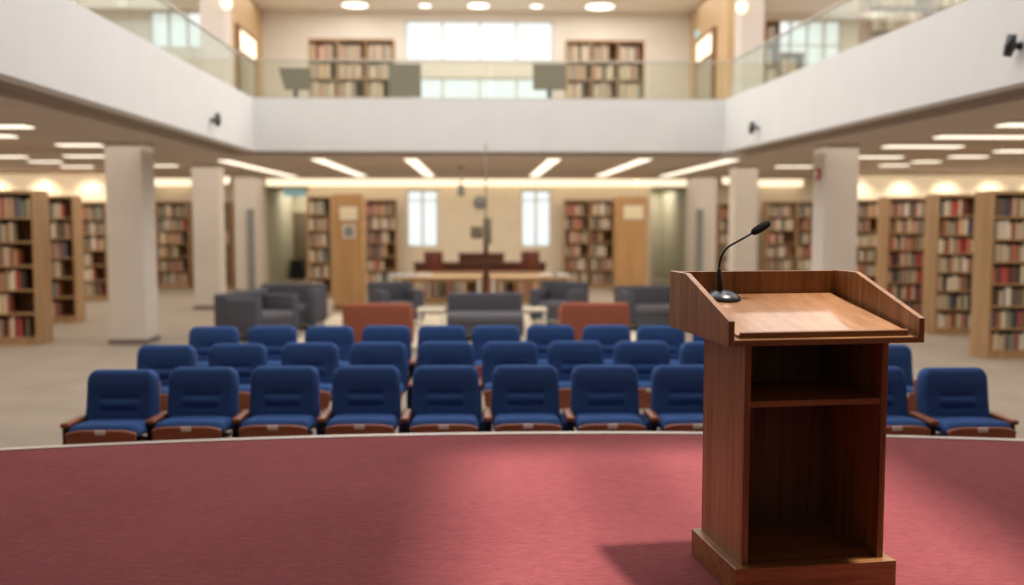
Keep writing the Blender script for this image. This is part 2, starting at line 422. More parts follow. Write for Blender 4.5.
# columns
def column(px0, px1, Y, z0, z1, nm, skirt=True, dep=None):
    a, b = at(px0, 250, Y).x, at(px1, 250, Y).x; w = b - a
    m = B(((a, Y, z0), (b, Y + (dep or w), z1)))
    struct('column_' + nm, m, M['column'], bevel=.015)
    if skirt:
        struct('baseboard_' + nm, B(((a - .015, Y - .015, 0), (b + .015, Y + (dep or w) + .015, .09))), M['base'])
column(107, 144, 15.5, 0, ZS, 'front_left', dep=.6)
column(823, 857, 15.5, 0, ZS, 'front_right')
column(193, 219, 21.6, 0, ZS, 'middle_left'); column(734, 757, 21.6, 0, ZS, 'middle_right')
column(235, 252, 26.5, 0, ZS, 'rear_left', dep=1.5); column(697, 716, 26.5, 0, ZS, 'rear_right', dep=1.5)
column(205, 230, 22.5, ZU, ZC, 'upper_left', False); column(737, 760, 22.5, ZU, ZC, 'upper_right', False)
# grey leaning panels and timber corner posts beside the recesses
struct('trim_4', B(((rl[0] - .22, YW - .35, 0), (rl[0] - .02, YW, ZS - .03))), M['oakp'])
struct('trim_5', B(((rr[1] + .02, YW - .35, 0), (rr[1] + .2, YW, ZS - .03))), M['oakp'])
for px, nm in ((251, 'left'), (699, 'right')):
    q = at(px, 250, 26.3)
    tag(B(((-.1, -.03, 0), (.1, .03, 2.25))).build('panel_board', M['grey'], None, .01), 'tall narrow grey board standing against the %s rear column' % nm, 'board').location = (q.x, q.y, 0)

# upper floor: timber side walls near the end wall
for nm, pxa, pxb in (('upper_left', 263, 232), ('upper_right', 690, 722)):
    xw = at(pxa, 60, YW).x; s = -1 if xw < 0 else 1
    struct('wall_' + nm, B(((xw, 24.6, ZU), (xw + s * .2, YW, ZC))), M['oaku'])
    dn = 3 if s < 0 else 4
    r = bpy.data.objects.new('door_%d' % dn, None); C.objects.link(r); r.location = (xw, 27.05, ZU); r.rotation_euler = (0, 0, s * math.pi / 2 * -1)
    r['kind'] = 'structure'; r['label'] = 'upper double door with a lit pane above it in the %s timber wall' % ('left' if s < 0 else 'right')
    e = -1 if s < 0 else 1
    m = MB(); m.box((-1.0, -.05, 0), (-.92, 0, 3.0)); m.box((.92, -.05, 0), (1.0, 0, 3.0)); m.box((-.92, -.05, 2.92), (.92, 0, 3.0)); m.box((-.92, -.05, 2.3), (.92, 0, 2.38))
    m.box((e * 1.0, -.07, 0), (e * 1.28, 0, 3.0))
    m.build('door_frame', M['oakd'], r)
    for q0, q1 in ((-.92, -.01), (.01, .92)):
        B(((q0, -.03, .01), (q1, 0, 2.3))).build('door_leaf', M['upglass'], r)
        B(((q1 - .1 if q0 < 0 else q0 + .07, -.06, .9), (q1 - .07 if q0 < 0 else q0 + .1, -.03, 1.4))).build('door_handle', M['rail'], r)
    B(((-.92, -.035, 2.38), (.92, -.01, 2.92))).build('lit_pane', M['lampw'], r)
tag(B(((-.2, -.04, 0), (.2, 0, .2))).build('exit_sign', M['sign'], None, .01), 'small pale green sign high on the upper right timber wall', 'sign')
o = bpy.data.objects['exit_sign.002']; o.location = (at(690, 60, YW).x, 28.0, 7.1); o.rotation_euler = (0, 0, -math.pi / 2)

# ---------------------------------------------------------------- lectern
LX, LY = 1.62, 3.49; a = math.radians(6.92)
lw = (math.cos(a) * LX - math.sin(a) * LY, math.sin(a) * LX + math.cos(a) * LY)
lec = empty('lectern', (lw[0], lw[1], S), a, 'brown wooden lectern with open shelf front on the red stage', 'lectern')
def lb(x0, x1, y0, y1, z0, z1): return ((x0 - LX, y0 - LY, z0), (x1 - LX, y1 - LY, z1))
BW = .023
bx0, bx1, by0, by1 = 1.348, 1.897, 3.292, 3.715
B(lb(1.311, 1.93, 3.255, 3.728, 0, .105)).build('base', M['lx'], lec, .003)
B(lb(bx0, bx0 + .024, by0, by1, .105, .935)).build('side_panel', M['lz'], lec, .0015)
B(lb(bx1 - .024, bx1, by0, by1, .105, .935)).build('side_panel', M['lz'], lec, .0015)
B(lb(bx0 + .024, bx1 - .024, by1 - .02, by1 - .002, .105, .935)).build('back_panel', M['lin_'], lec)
B(lb(bx0 + .024, bx1 - .024, by0 + .003, by1 - .02, .105, .108)).build('bottom_board', M['lx'], lec)
B(lb(bx0 + .024, bx1 - .024, by0 + .004, by1 - .02, .68, .702)).build('shelf', M['lx'], lec, .0015)
# tray
tx0, tx1, ty0, ty1, tb = 1.258, 1.993, 3.222, 3.885, .912
tw = .022
side = [(ty0 - LY, tb), (ty0 - LY, 1.0005), (3.69 - LY, 1.1415), (ty1 - LY, 1.1415), (ty1 - LY, tb)]
for nm, x0 in (('tray_side', tx0), ('tray_side', tx1 - tw)):
    MB().prism(side, 'x', x0 - LX, x0 + tw - LX).build(nm, M['lz'], lec, .0018)
B(lb(tx0 + tw, tx1 - tw, ty1 - tw, ty1, tb, 1.1385)).build('tray_back', M['lz'], lec, .0015)
zf = lambda y: .933 + (y - ty0) * (1.041 - .933) / (ty1 - ty0)     # sloping tray floor
fl = [(ty0 - LY, tb), (ty0 - LY, zf(ty0)), (ty1 - tw - LY, zf(ty1 - tw)), (ty1 - tw - LY, tb)]
MB().prism(fl, 'x', tx0 + tw - LX, tx1 - tw - LX).build('tray_floor', M['lx'], lec, .0012)
bd = .010
ya, yb_ = ty0 + .034, ty1 - tw - .012
bdp = [(ya - LY, zf(ya)), (ya - LY, zf(ya) + bd), (yb_ - LY, zf(yb_) + bd), (yb_ - LY, zf(yb_))]
MB().prism(bdp, 'x', tx0 + tw + .022 - LX, tx1 - tw - .02 - LX).build('reading_board', M['ltop'], lec, .0015)
stp = [(ty0 + .018 - LY, zf(ty0 + .018)), (ty0 + .018 - LY, zf(ty0 + .018) + .021), (ya - LY, zf(ya) + .021), (ya - LY, zf(ya))]
MB().prism(stp, 'x', tx0 + tw + .03 - LX, tx1 - tw - .028 - LX).build('book_stop', M['lx'], lec, .002)

# gooseneck microphone
my, mx = 3.775, 1.43
def lworld(x, y, z): return Vector((math.cos(a) * x - math.sin(a) * y, math.sin(a) * x + math.cos(a) * y, S + z))
mz = zf(my) + bd
mic = empty('gooseneck_microphone', lworld(mx + .016, my, mz), a, 'black gooseneck microphone on a domed base on the lectern tray', 'microphone')
tilt = math.atan((1.041 - .933) / (ty1 - ty0))
bo = MB().lathe([(.069, 0), (.071, .004), (.069, .010), (.060, .018), (.046, .026), (.028, .032), (.012, .034), (.0, .0341)], seg=40).build('base', M['gun'], mic)
bo.rotation_euler = (tilt, 0, 0)
fo = MB().lathe([(.066, -.0), (.072, .001), (.072, .004), (.066, .005)], seg=40).build('rubber_foot', M['rubber'], mic); fo.rotation_euler = (tilt, 0, 0)
bt = MB().lathe([(.006, 0), (.006, .003), (.004, .004)], (0.004, -.038, .026), seg=12).build('switch', M['black'], mic); bt.rotation_euler = (tilt, 0, 0)
L0 = lambda x, z: (x - mx, 0, z - mz)
MB().tube([L0(1.417, mz + .026), L0(1.417, 1.09), L0(1.413, 1.12), L0(1.413, 1.150), L0(1.413, 1.155)], [.0125, .0115, .0095, .0085, .006], 14).build('stem_collar', M['black'], mic)
pathp = [(1.413, 1.15), (1.4135, 1.17), (1.417, 1.192), (1.424, 1.211), (1.436, 1.229), (1.451, 1.243), (1.470, 1.254), (1.51, 1.275), (1.553, 1.299)]
MB().tube([L0(*p) for p in pathp], [.0052] * 5 + [.0046] * 4, 10).build('gooseneck', M['black'], mic)
hp0, hp1 = Vector(L0(1.547, 1.296)), Vector(L0(1.625, 1.340)); dd = hp1 - hp0
MB().tube([hp0 + dd * k for k in (0, .06, .2, .3)], [.006, .010, .0115, .0115], 16).build('capsule', M['black'], mic)
MB().tube([hp0 + dd * k for k in (.05, .09, .22, .45, .72, .9, .98, 1.0)], [.010, .0135, .0158, .0172, .0168, .0135, .008, .002], 18).build('windscreen', M['rubber'], mic)

# ---------------------------------------------------------------- auditorium seats
def backrest_mesh():
    nx, nz = 30, 34; z0, z1 = .47, .902; T = .045
    vs = []; fs = []
    zs = [z0 + (z1 - z0) * k / nz for k in range(nz + 1)]
    for k in range(1, 6): zs.append(z1 - .0025 * k)          # more rows where the top corners turn
    zs = sorted(set(zs)); R = .075; rb = .03
    def hw(z):
        b = .256 - .016 * (z - z0) / (z1 - z0)
        if z > z1 - R: b -= R - math.sqrt(max(0, R * R - (z - z1 + R) ** 2))
        if z < z0 + rb: b -= rb - math.sqrt(max(0, rb * rb - (z0 + rb - z) ** 2))
        return b
    for z in zs:
        w = hw(z)
        for i in range(nx + 1):
            u = -1 + 2 * i / nx; x = w * math.copysign(abs(u) ** .85, u)
            e = min(w - abs(x), (z1 - z) * 1.0, (z - z0)); e = max(0, min(1, e / .045))
            h = T * math.sqrt(max(0, 1 - (1 - e) ** 2))
            gx = max(0, min(1, (.135 - abs(x)) / .02))
            for gz, gs in ((.700, .013), (.615, .013)):
                h -= .013 * gx * math.exp(-((z - gz) / gs) ** 2)
            h += .010 * math.exp(-((z - .655) / .03) ** 2) * gx + .008 * math.exp(-((z - .80) / .06) ** 2)
            vs.append((x, -h, z))
    n = nx + 1; r = len(zs)
    for j in range(r - 1):
        for i in range(nx): fs.append([j * n + i, j * n + i + 1, (j + 1) * n + i + 1, (j + 1) * n + i])
    k0 = len(vs)
    ring = [i for i in range(n)] + [j * n + nx for j in range(1, r)] + [(r - 1) * n + i for i in range(nx - 1, -1, -1)] + [j * n for j in range(r - 2, 0, -1)]
    for q in ring: x, y, z = vs[q]; vs.append((x, .055, z))
    m = len(ring)
    for i in range(m): fs.append([ring[i], k0 + i, k0 + (i + 1) % m, ring[(i + 1) % m]])
    fs.append([k0 + i for i in range(m)])
    mb = MB(); mb.add(vs, fs, 0, True)
    tl = math.radians(9)                                      # lean back about the foot of the backrest
    mb.v = [(x, (y) * math.cos(tl) + (z - .44) * math.sin(tl) - .07, .44 + (z - .44) * math.cos(tl) - y * math.sin(tl)) for x, y, z in mb.v]
    return mb
def seat_mesh():
    m = MB(); nx, ny = 20, 16; vs = []; fs = []
    for j in range(ny + 1):
        y = -.425 + .39 * j / ny
        for i in range(nx + 1):
            u = -1 + 2 * i / nx; w = .243 - (.03 * max(0, (-.36 - y) / .065) ** 2); x = w * math.copysign(abs(u) ** .85, u)
            e = max(0, min(1, min(w - abs(x), y + .425) / .05)); h = .05 * math.sqrt(max(0, 1 - (1 - e) ** 2))
            vs.append((x, y, min(.523, .523 - .03 * (y + .425) / .39) + h + .01 * math.cos(u * 1.5)))
    n = nx + 1
    for j in range(ny):
        for i in range(nx): fs.append([j * n + i, j * n + i + 1, (j + 1) * n + i + 1, (j + 1) * n + i])
    ring = [i for i in range(n)] + [j * n + nx for j in range(1, ny + 1)] + [ny * n + i for i in range(nx - 1, -1, -1)] + [j * n for j in range(ny - 1, 0, -1)]
    k0 = len(vs)
    for q in ring: x, y, z = vs[q]; vs.append((x, y, min(z, .515) - .02))
    mm = len(ring)
    for i in range(mm): fs.append([ring[i], k0 + i, k0 + (i + 1) % mm, ring[(i + 1) % mm]])
    fs.append([k0 + i for i in range(mm)])
    return m.add(vs, fs, 0, True)
def pan_mesh():
    # curved wooden shell under the cushion: seen as a shallow arched lip in front
    m = MB(); n = 16; top = []
    for k in range(n + 1):
        u = -1 + 2 * k / n; top.append((u * .236, .548 - .022 * abs(u) ** 5))
    poly = top + [(.226, .41), (.18, .375), (-.18, .375), (-.226, .41)]
    m.prism(poly, 'y', -.448, -.42)
    m.prism([(-.42, .46), (-.42, .432), (-.06, .40), (-.06, .43)], 'x', -.21, .21)
    return m
AX = .279
def arm_mesh(x): return rbox((x - .033, -.345, .54), (x + .033, -.0, .578), .015, 3)
def make_seat(both=False, endl=False, endr=False):
    t = empty('auditorium_seat', (0, 0, 0))
    backrest_mesh().build('backrest', M['blue'], t)
    rbox((-.215, .02, .42), (.215, .045, .80), .01, 2).build('back_shell', M['pan'], t).rotation_euler = (-math.radians(9), 0, 0)
    seat_mesh().build('seat_cushion', M['blue'], t)
    p = pan_mesh().build('seat_pan', M['pan'], t, .006)
    B(((-.034, -.455, .520), (.034, -.446, .549))).build('number_plate', M['plate'], p, .002)['label'] = 'small pale blank plate'
    for x, on, end in ((-AX, True, endl), (AX, both, endr)):
        if not on: continue
        arm_mesh(x).build('armrest', M['arm'], t)
        m = MB(); m.box((x - .018, -.32, .02), (x + .018, -.28, .545)); m.box((x - .018, -.06, .02), (x + .018, -.02, .545))
        m.box((x - .018, -.32, .44), (x + .018, -.02, .47)); m.box((x - .03, -.36, 0), (x + .03, 0.02, .02))
        m.build('stanchion', M['black'], t, .004)
        if True:
            rbox((x - .05, -.272, .08), (x + .03, .03, .532), .012, 2).build('side_panel', M['bluesd'], t)
    return t
P_end_l = make_seat(False, True); P_mid = make_seat(); P_end_r = make_seat(True, False, True)
rows = [
    ('front', [(125, 370), (205, 367.5), (286, 366.5), (367, 366), (446, 366), (525, 365.5), (604, 365.5), (684, 365.5), (777, 366), (870, 367), (950, 368)]),
    ('middle', [(168, 345.5), (239, 344), (311, 343), (379, 342.5), (446, 342), (510, 342), (575, 341.5), (641, 341.5), (707, 342), (794, 343), (881, 345)]),
    ('back', [(215, 327), (273, 326.5), (330, 326.5), (387, 326), (442, 326), (496, 326), (550, 325.5), (606, 325.5), (660, 326), (716, 326), (770, 326.5), (824, 327)]),
]
used = set()
for ri, (rn, lst) in enumerate(rows):
    for k, (px, py) in enumerate(lst):
        src = P_end_l if k == 0 else P_end_r if k == len(lst) - 1 else P_mid
        o = src if src.name not in used else copy_tree(src); used.add(src.name)
        w = gnd(px, py, .885)
        o.location = (w.x, w.y - .045, 0)
        where = 'leftmost seat of the %s row' % rn if k == 0 else 'rightmost seat of the %s row' % rn if k == len(lst) - 1 else '%s from the left in the %s row' % (ORD[k], rn)
        tag(o, 'blue upholstered auditorium seat with wooden armrest, ' + where, 'seat', 'blue auditorium seats')

# ---------------------------------------------------------------- bookcases and books
BC = [(206, 192, 166), (188, 172, 148), (150, 62, 50), (110, 44, 40), (56, 62, 84), (84, 92, 100), (96, 84, 70), (172, 96, 66),
      (60, 44, 38), (120, 128, 116), (222, 214, 200), (150, 120, 88), (196, 150, 96), (70, 96, 92), (176, 70, 66)]
BN = ['cream', 'beige', 'brick red', 'dark red', 'navy', 'slate grey', 'taupe', 'orange brown', 'dark brown', 'grey green', 'white', 'tan', 'ochre', 'teal', 'red']
BWT = [7, 6, 4, 3, 3, 3, 4, 3, 3, 3, 6, 4, 2, 1, 3]
BC = [tuple(v * .9 + p * .1 for v, p in zip(c, (206, 190, 164))) for c in BC]
bookmats = [plain('book_cloth_' + n.replace(' ', '_'), c, .75, .08, 20) for n, c in zip(BN, BC)]
def book_mesh():
    m = MB(); w, d, h = 1, 1, 1
    # covers and rounded spine (front, -y), unit size; page block inside
    m.box((-.5, 0, 0), (-.42, 1, 1)); m.box((.42, 0, 0), (.5, 1, 1))
    sp = [(-.5, .03), (-.36, -.015), (-.15, -.03), (.15, -.03), (.36, -.015), (.5, .03), (.42, .05), (-.42, .05)]
    m.prism(sp, 'z', 0, 1)
    m.box((-.42, .05, .02), (.42, .97, .97), 1)
    return m
bookproto = []
for i, bm_ in enumerate(bookmats):
    me_o = book_mesh().build('book', [bm_, M['pages']])
    bookproto.append(me_o)
proto_used = [False] * len(bookproto)
stuff = MB(); n_books = [0]
def bookcase(label, x0, x1, y, depth, h, rows_, bays, z0=0, group='oak bookcases', rot=0, mat='oak', name='bookcase'):
    w = x1 - x0; t = empty(name, ((x0 + x1) / 2, y + depth / 2, z0), rot, label, 'bookcase', group)
    sw = .04; hd = depth / 2
    for s in (-1, 1):
        B(((s * w / 2, -hd, 0), (s * (w / 2 - sw), hd, h))).build('side_panel', M[mat], t, .004)
    B(((-w / 2 + sw, -hd, h - .05), (w / 2 - sw, hd, h))).build('top', M[mat], t)
    B(((-w / 2 + sw, -hd + .02, 0), (w / 2 - sw, hd, .1))).build('plinth', M[mat], t)
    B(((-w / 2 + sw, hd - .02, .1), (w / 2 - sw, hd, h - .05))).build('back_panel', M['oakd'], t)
    for k in range(1, bays):
        x = -w / 2 + w * k / bays; B(((x - .02, -hd + .005, .1), (x + .02, hd - .02, h - .05))).build('divider', M[mat], t)
    zs = [.1 + (h - .17) * k / rows_ for k in range(rows_)]
    for k in range(rows_):
        m = MB()
        for b in range(bays):
            m.box((-w / 2 + w * b / bays + .03, -hd + .01, zs[k]), (-w / 2 + w * (b + 1) / bays - .03, hd - .02, zs[k] + .025))
        m.build('shelf', M[mat], t)
    cells = []
    for k in range(rows_):
        for b in range(bays):
            cells.append((-w / 2 + w * b / bays + .045, -w / 2 + w * (b + 1) / bays - .045, zs[k] + .025, (h - .17) / rows_ - .035, rows_ - 1 - k, b))
    return t, cells, hd
def fill(t, cells, hd, solo=None, fullness=.92, backside=False, wmul=1.0, pale=.12):
    z0 = t.location.z; M4 = Matrix.Translation(t.location) @ Matrix.Rotation(t.rotation_euler.z, 4, 'Z')
    for (a, b, z, hh, row, bay) in cells:
        xs = a; idx = 0; bl = []
        style = random.random()
        stop = b - (b - a) * (random.random() ** 2.2) * .45 * (1 if fullness < 1 else 0)
        while xs < stop - .02:
            wd = random.uniform(.022, .052) * wmul
            if xs + wd > stop: break
            if random.random() < .04: xs += random.uniform(.02, .07); continue
            ci = random.choices(range(len(BC)), BWT)[0] if random.random() > style * .45 or not bl else bl[-1][3]
            bl.append((xs + wd / 2, wd, hh * random.uniform(.72, .93), ci)); xs += wd + .002
        for j, (cx, wd, ht, ci) in enumerate(bl):
            d = min(.2, 2 * hd - .08) * random.uniform(.85, 1); y = -hd + random.uniform(.03, .05)
            wp = M4 @ Vector((cx, y, z)); px, py = project(wp)
            if solo and n_books[0] < 300 and 2 < px < 1022 and solo[1](px):
                if proto_used[ci]:
                    o = bookproto[ci].copy(); C.objects.link(o)
                else: o = bookproto[ci]; proto_used[ci] = True
                o.location = wp; o.scale = (wd, d, ht); o.rotation_euler = (0, 0, t.rotation_euler.z)
                vis = [q for q in bl if 2 < project(M4 @ Vector((q[0], y, z)))[0] < 1022]
                if solo[2] == 'left': n = bl.index((cx, wd, ht, ci)); side_ = 'left'
                else: n = len(bl) - 1 - j; side_ = 'right'
                tag(o, '%s book, %s from %s on %s shelf, %s' % (BN[ci], ORD[n], side_, ['top', 'second', 'third', 'fourth', 'fifth', 'sixth', 'seventh', 'bottom'][row], solo[0]), 'book', 'books on the nearest bookcases')
                n_books[0] += 1
            else:
                c = lin(BC[ci]); k = random.uniform(.8, 1.1); pc = lin((206, 190, 164)); c = tuple((c[i] * (1 - pale) + pc[i] * pale) * k for i in range(3)) + (1,)  # covers mixed towards cream; the stronger upper floor mix paints in haze
                q = [M4 @ Vector(p) for p in ((cx - wd / 2, y, z), (cx + wd / 2, y, z), (cx + wd / 2, y + d, z), (cx - wd / 2, y + d, z),
                     (cx - wd / 2, y, z + ht), (cx + wd / 2, y, z + ht), (cx + wd / 2, y + d, z + ht), (cx - wd / 2, y + d, z + ht))]
                stuff.add(q, [(0, 3, 2, 1), (4, 5, 6, 7), (0, 1, 5, 4), (1, 2, 6, 5), (2, 3, 7, 6), (3, 0, 4, 7)], 0, False, c)
H = 2.4
def fx(px, Y): return at(px, 250, Y).x
anyp = lambda px: True
# right wing
x = fx(991, 13.5); t, c, hd = bookcase('tall oak bookcase full of books at the far right of the photo', x, x + 1.9, 13.5, .5, 2.37, 7, 2); fill(t, c, hd, ('far right bookcase', anyp, 'left'))
x = fx(936, 16.4); t, c, hd = bookcase('tall oak bookcase second from the right edge of the photo', x, x + 1.9, 16.4, .45, 2.4, 7, 2); R2 = (t, c, hd)
x = fx(887, 18.5); t, c, hd = bookcase('oak bookcase third from the right, its end panel just clear of the front column', x, x + 1.9, 18.5, .5, 2.4, 7, 2); R3 = (t, c, hd)
x = fx(842, 20.8); t, c, hd = bookcase('oak bookcase half hidden behind the right front column', x, x + 1.9, 20.8, .45, 2.4, 7, 2); fill(t, c, hd)
x = fx(766, 27.9); t, c, hd = bookcase('oak bookcase on the end wall behind the microphone, between two columns', x, x + 1.75, 27.9, .45, 2.5, 6, 2); fill(t, c, hd)
x = fx(719, 28.2); t, c, hd = bookcase('narrow sliver of oak bookcase between the right rear columns', x, x + .5, 28.2, .45, 2.45, 6, 1); fill(t, c, hd)
# left wing
x = fx(35, 15.5); t, c, hd = bookcase('tall oak bookcase full of books at the left edge of the photo', x - 1.9, x, 15.5, .55, 2.42, 6, 2); fill(t, c, hd, ('leftmost bookcase', anyp, 'right'))
fill(*R2, ('second bookcase from right', lambda px: px < 971, 'left')); fill(*R3, ('third bookcase from right', lambda px: px < 919, 'left'))
x = fx(75, 18.8); t, c, hd = bookcase('oak bookcase second from the left edge, with dark half empty shelves', x - 1.8, x, 18.8, .4, 2.42, 6, 2); fill(t, c, hd, None, .8)
x = fx(107, 24); t, c, hd = bookcase('oak bookcase just left of the left front column', x - 1.8, x, 24, .45, 2.4, 6, 2); fill(t, c, hd)
x = fx(191, 28.4); t, c, hd = bookcase('oak bookcase between the left front and middle columns', x - 1.9, x, 28.3, .45, 2.5, 6, 2); fill(t, c, hd, None, .8)
x = fx(232, 28.4); t, c, hd = bookcase('narrow sliver of oak bookcase between the left middle and rear columns', x - .7, x, 28.2, .45, 2.5, 6, 1); fill(t, c, hd)
# middle
x = fx(332, 24.6); t, c, hd = bookcase('oak bookcase left of the oak end panel with two notices', x - .62, x, 24.6, .4, 2.55, 6, 1); fill(t, c, hd)
x0, x1 = fx(364, 28.2), fx(397, 28.2); t, c, hd = bookcase('oak bookcase on the end wall left of the left window', x0, x1, 28.2, .45, 2.55, 6, 1); fill(t, c, hd)
x0, x1 = fx(564, 28.2), fx(615, 28.2); t, c, hd = bookcase('double oak bookcase on the end wall right of the right window', x0, x1, 28.2, .45, 2.55, 6, 2); fill(t, c, hd)
# upper floor, book colours paled to imitate haze
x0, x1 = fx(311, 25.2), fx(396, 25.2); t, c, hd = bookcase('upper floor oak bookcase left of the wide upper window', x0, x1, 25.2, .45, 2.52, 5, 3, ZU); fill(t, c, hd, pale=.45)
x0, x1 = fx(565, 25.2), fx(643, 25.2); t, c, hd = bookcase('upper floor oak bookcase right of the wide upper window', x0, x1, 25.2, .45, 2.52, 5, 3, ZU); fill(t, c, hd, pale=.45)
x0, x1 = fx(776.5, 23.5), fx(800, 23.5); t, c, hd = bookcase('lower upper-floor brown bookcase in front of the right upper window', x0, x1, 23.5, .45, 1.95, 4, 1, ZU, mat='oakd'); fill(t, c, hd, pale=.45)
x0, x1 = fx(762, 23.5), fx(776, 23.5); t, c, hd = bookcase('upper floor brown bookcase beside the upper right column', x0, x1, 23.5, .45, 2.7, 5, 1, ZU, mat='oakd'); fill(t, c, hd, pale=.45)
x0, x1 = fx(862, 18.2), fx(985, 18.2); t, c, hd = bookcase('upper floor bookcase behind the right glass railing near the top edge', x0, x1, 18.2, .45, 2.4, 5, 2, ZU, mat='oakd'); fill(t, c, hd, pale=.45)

# oak end panels with notices
def endpanel(px0, px1, Y, h, label, depth=.55):
    x0, x1 = fx(px0, Y), fx(px1, Y); w = x1 - x0
    t = empty('end_panel', ((x0 + x1) / 2, Y, 0), 0, label, 'panel')
    B(((-w / 2, 0, 0), (w / 2, depth, h))).build('board', M['oakp'], t, .008)
    B(((-w / 2 - .01, -.01, 0), (w / 2 + .01, depth, .1))).build('plinth', M['oakd'], t)
    return t
endpanel(333, 363, 21.4, 2.52, 'wide oak end panel carrying a cream notice above a grey one')
endpanel(616, 647, 26.2, 2.58, 'wide oak end panel carrying one cream notice, right of centre')
def notice(px0, py0, px1, py1, Y, mat, label):
    a_, b_ = at(px0, py1, Y), at(px1, py0, Y); w, h = b_.x - a_.x, b_.z - a_.z
    t = empty('notice', ((a_.x + b_.x) / 2, Y, a_.z), 0, label, 'notice')
    B(((-w / 2, -.012, 0), (w / 2, 0, h))).build('backing', M['whitep'], t)
    B(((-w / 2 + .03, -.016, .03), (w / 2 - .03, -.012, h - .03))).build('sheet', mat, t)
notice(340, 207, 357, 220, 21.4, M['paper'], 'cream notice on the left oak end panel')
notice(343, 225, 355, 238, 21.4, M['grey'], 'grey notice below the cream one on the left oak end panel')
notice(624, 206, 643, 219, 26.2, M['paper'], 'cream notice on the right oak end panel')

# ---------------------------------------------------------------- lounge
a_, b_ = gnd(300, 331, 0), gnd(660, 331, 0)
tag(rbox((-3.0, 14.9, 0), (3.15, 20.2, .012), .004, 1).build('lounge_rug', M['rug']), 'pale cream rug under the grey and terracotta lounge seats', 'rug')
def armchair(name, label, cat, x, y, rz, w, d, h, mat, cmat, arms=True, seat_h=.42, group='lounge seats', arm_h=.62):
    t = empty(name, (x, y, 0.012 if -3.0 < x < 3.15 and 14.9 < y < 20.2 else 0), rz, label, cat, group)
    aw = .17 if arms else 0
    rbox((-w / 2 + aw, -d / 2 + .02, .1), (w / 2 - aw, d / 2 - .18, seat_h - .14), .02).build('base', M[mat], t)
    rbox((-w / 2 + aw + .005, -d / 2, seat_h - .14), (w / 2 - aw - .005, d / 2 - .2, seat_h), .04).build('seat_cushion', M[cmat], t)
    rbox((-w / 2, d / 2 - .22, .1), (w / 2, d / 2, h), .04).build('backrest', M[mat], t)
    if arms:
        for s in (-1, 1):
            rbox((s * w / 2, -d / 2 + .01, .1), (s * (w / 2 - aw), d / 2 - .21, arm_h), .03).build('armrest', M[mat], t)
    for sx in (-1, 1):
        for sy in (-1, 1):
            MB().tube([(sx * (w / 2 - .08), sy * (d / 2 - .08), 0), (sx * (w / 2 - .08), sy * (d / 2 - .08), .11)], .02, 8).build('leg', M['black'], t)
    return t
def gx(px, Y): return at(px, 300, Y).x
# terracotta chairs, backs to the stage
for px, wh in ((378, 'left of'), (594, 'right of')):
    armchair('lounge_chair', 'terracotta lounge chair with its back to the stage, %s the centre grey sofa' % wh, 'armchair', gx(px, 14.5), 14.65, math.pi, 1.0, .78, .74, 'terra', 'terra')
armchair('sofa', 'armless grey sofa facing the stage, behind the centre of the seat rows', 'sofa', gx(485, 16.2), 16.0, 0, 1.25, .95, .735, 'sofa', 'sofa2', False, .44)
armchair('sofa', 'charcoal sofa seen end on, at the far left of the lounge', 'sofa', gx(256, 16.3), 16.4, math.radians(66), 1.2, .85, .76, 'sofa', 'sofa2', True, .44, arm_h=.7)
armchair('sofa', 'charcoal sofa facing the stage, behind the far left lounge sofa', 'sofa', gx(290, 18.0), 17.9, math.radians(-6), 1.2, .9, .78, 'sofa', 'sofa2', True, .44, arm_h=.72)
armchair('sofa', 'charcoal sofa facing the stage, just left of the lectern', 'sofa', gx(655, 17.6), 17.5, math.radians(6), 1.35, .9, .76, 'sofa', 'sofa2', True, .44, arm_h=.7)
armchair('armchair', 'grey armchair turned right, behind the left terracotta chair', 'armchair', gx(395, 18.2), 18.3, math.radians(24), .84, .84, .78, 'sofa', 'sofa2', True, .44, arm_h=.66)
armchair('armchair', 'grey armchair turned left, behind the right terracotta chair', 'armchair', gx(560, 18.2), 18.3, math.radians(-24), .9, .86, .78, 'sofa', 'sofa2', True, .44, arm_h=.66)
# low white tables between them
for px, wh in ((431, 'left'), (533, 'right')):
    t = empty('coffee_table', (gx(px, 17.2), 17.2, .012), 0, 'low white coffee table on the rug %s of the centre sofa' % wh, 'table', 'coffee tables')
    rbox((-.24, -.24, .36), (.24, .24, .40), .012, 2).build('tabletop', M['rug'], t)
    for sx in (-1, 1):
        for sy in (-1, 1): MB().tube([(sx * .2, sy * .2, 0), (sx * .2, sy * .2, .365)], .015, 8).build('leg', M['whitep'], t)

# reading tables with a low shelf of books behind
def reading_table(px0, px1, Y, label):
    x0, x1 = gx(px0, Y), gx(px1, Y); w = x1 - x0
    t = empty('reading_table', ((x0 + x1) / 2, Y, 0), 0, label, 'table', 'reading tables')
    B(((-w / 2, -.45, .70), (w / 2, .45, .74))).build('tabletop', M['tablew'], t, .006)
    B(((-w / 2 + .08, -.38, .63), (w / 2 - .08, .38, .70))).build('apron', M['oak'], t)
    for sx in (-1, 1):
        for sy in (-1, 1): B(((sx * (w / 2 - .04), sy * .4, 0), (sx * (w / 2 - .1), sy * .34, .70))).build('leg', M['whitep'], t, .004)
    return t
reading_table(397, 482, 21.4, 'left oak reading table behind the grey lounge armchairs')
reading_table(490, 571, 21.4, 'right oak reading table behind the grey lounge armchairs')
x0, x1 = gx(412, 23), gx(550, 23)
t, c, hd = bookcase('low bookcase standing behind the two reading tables', x0, x1, 23, .4, .72, 1, 4, name='low_bookcase'); fill(t, c, hd)
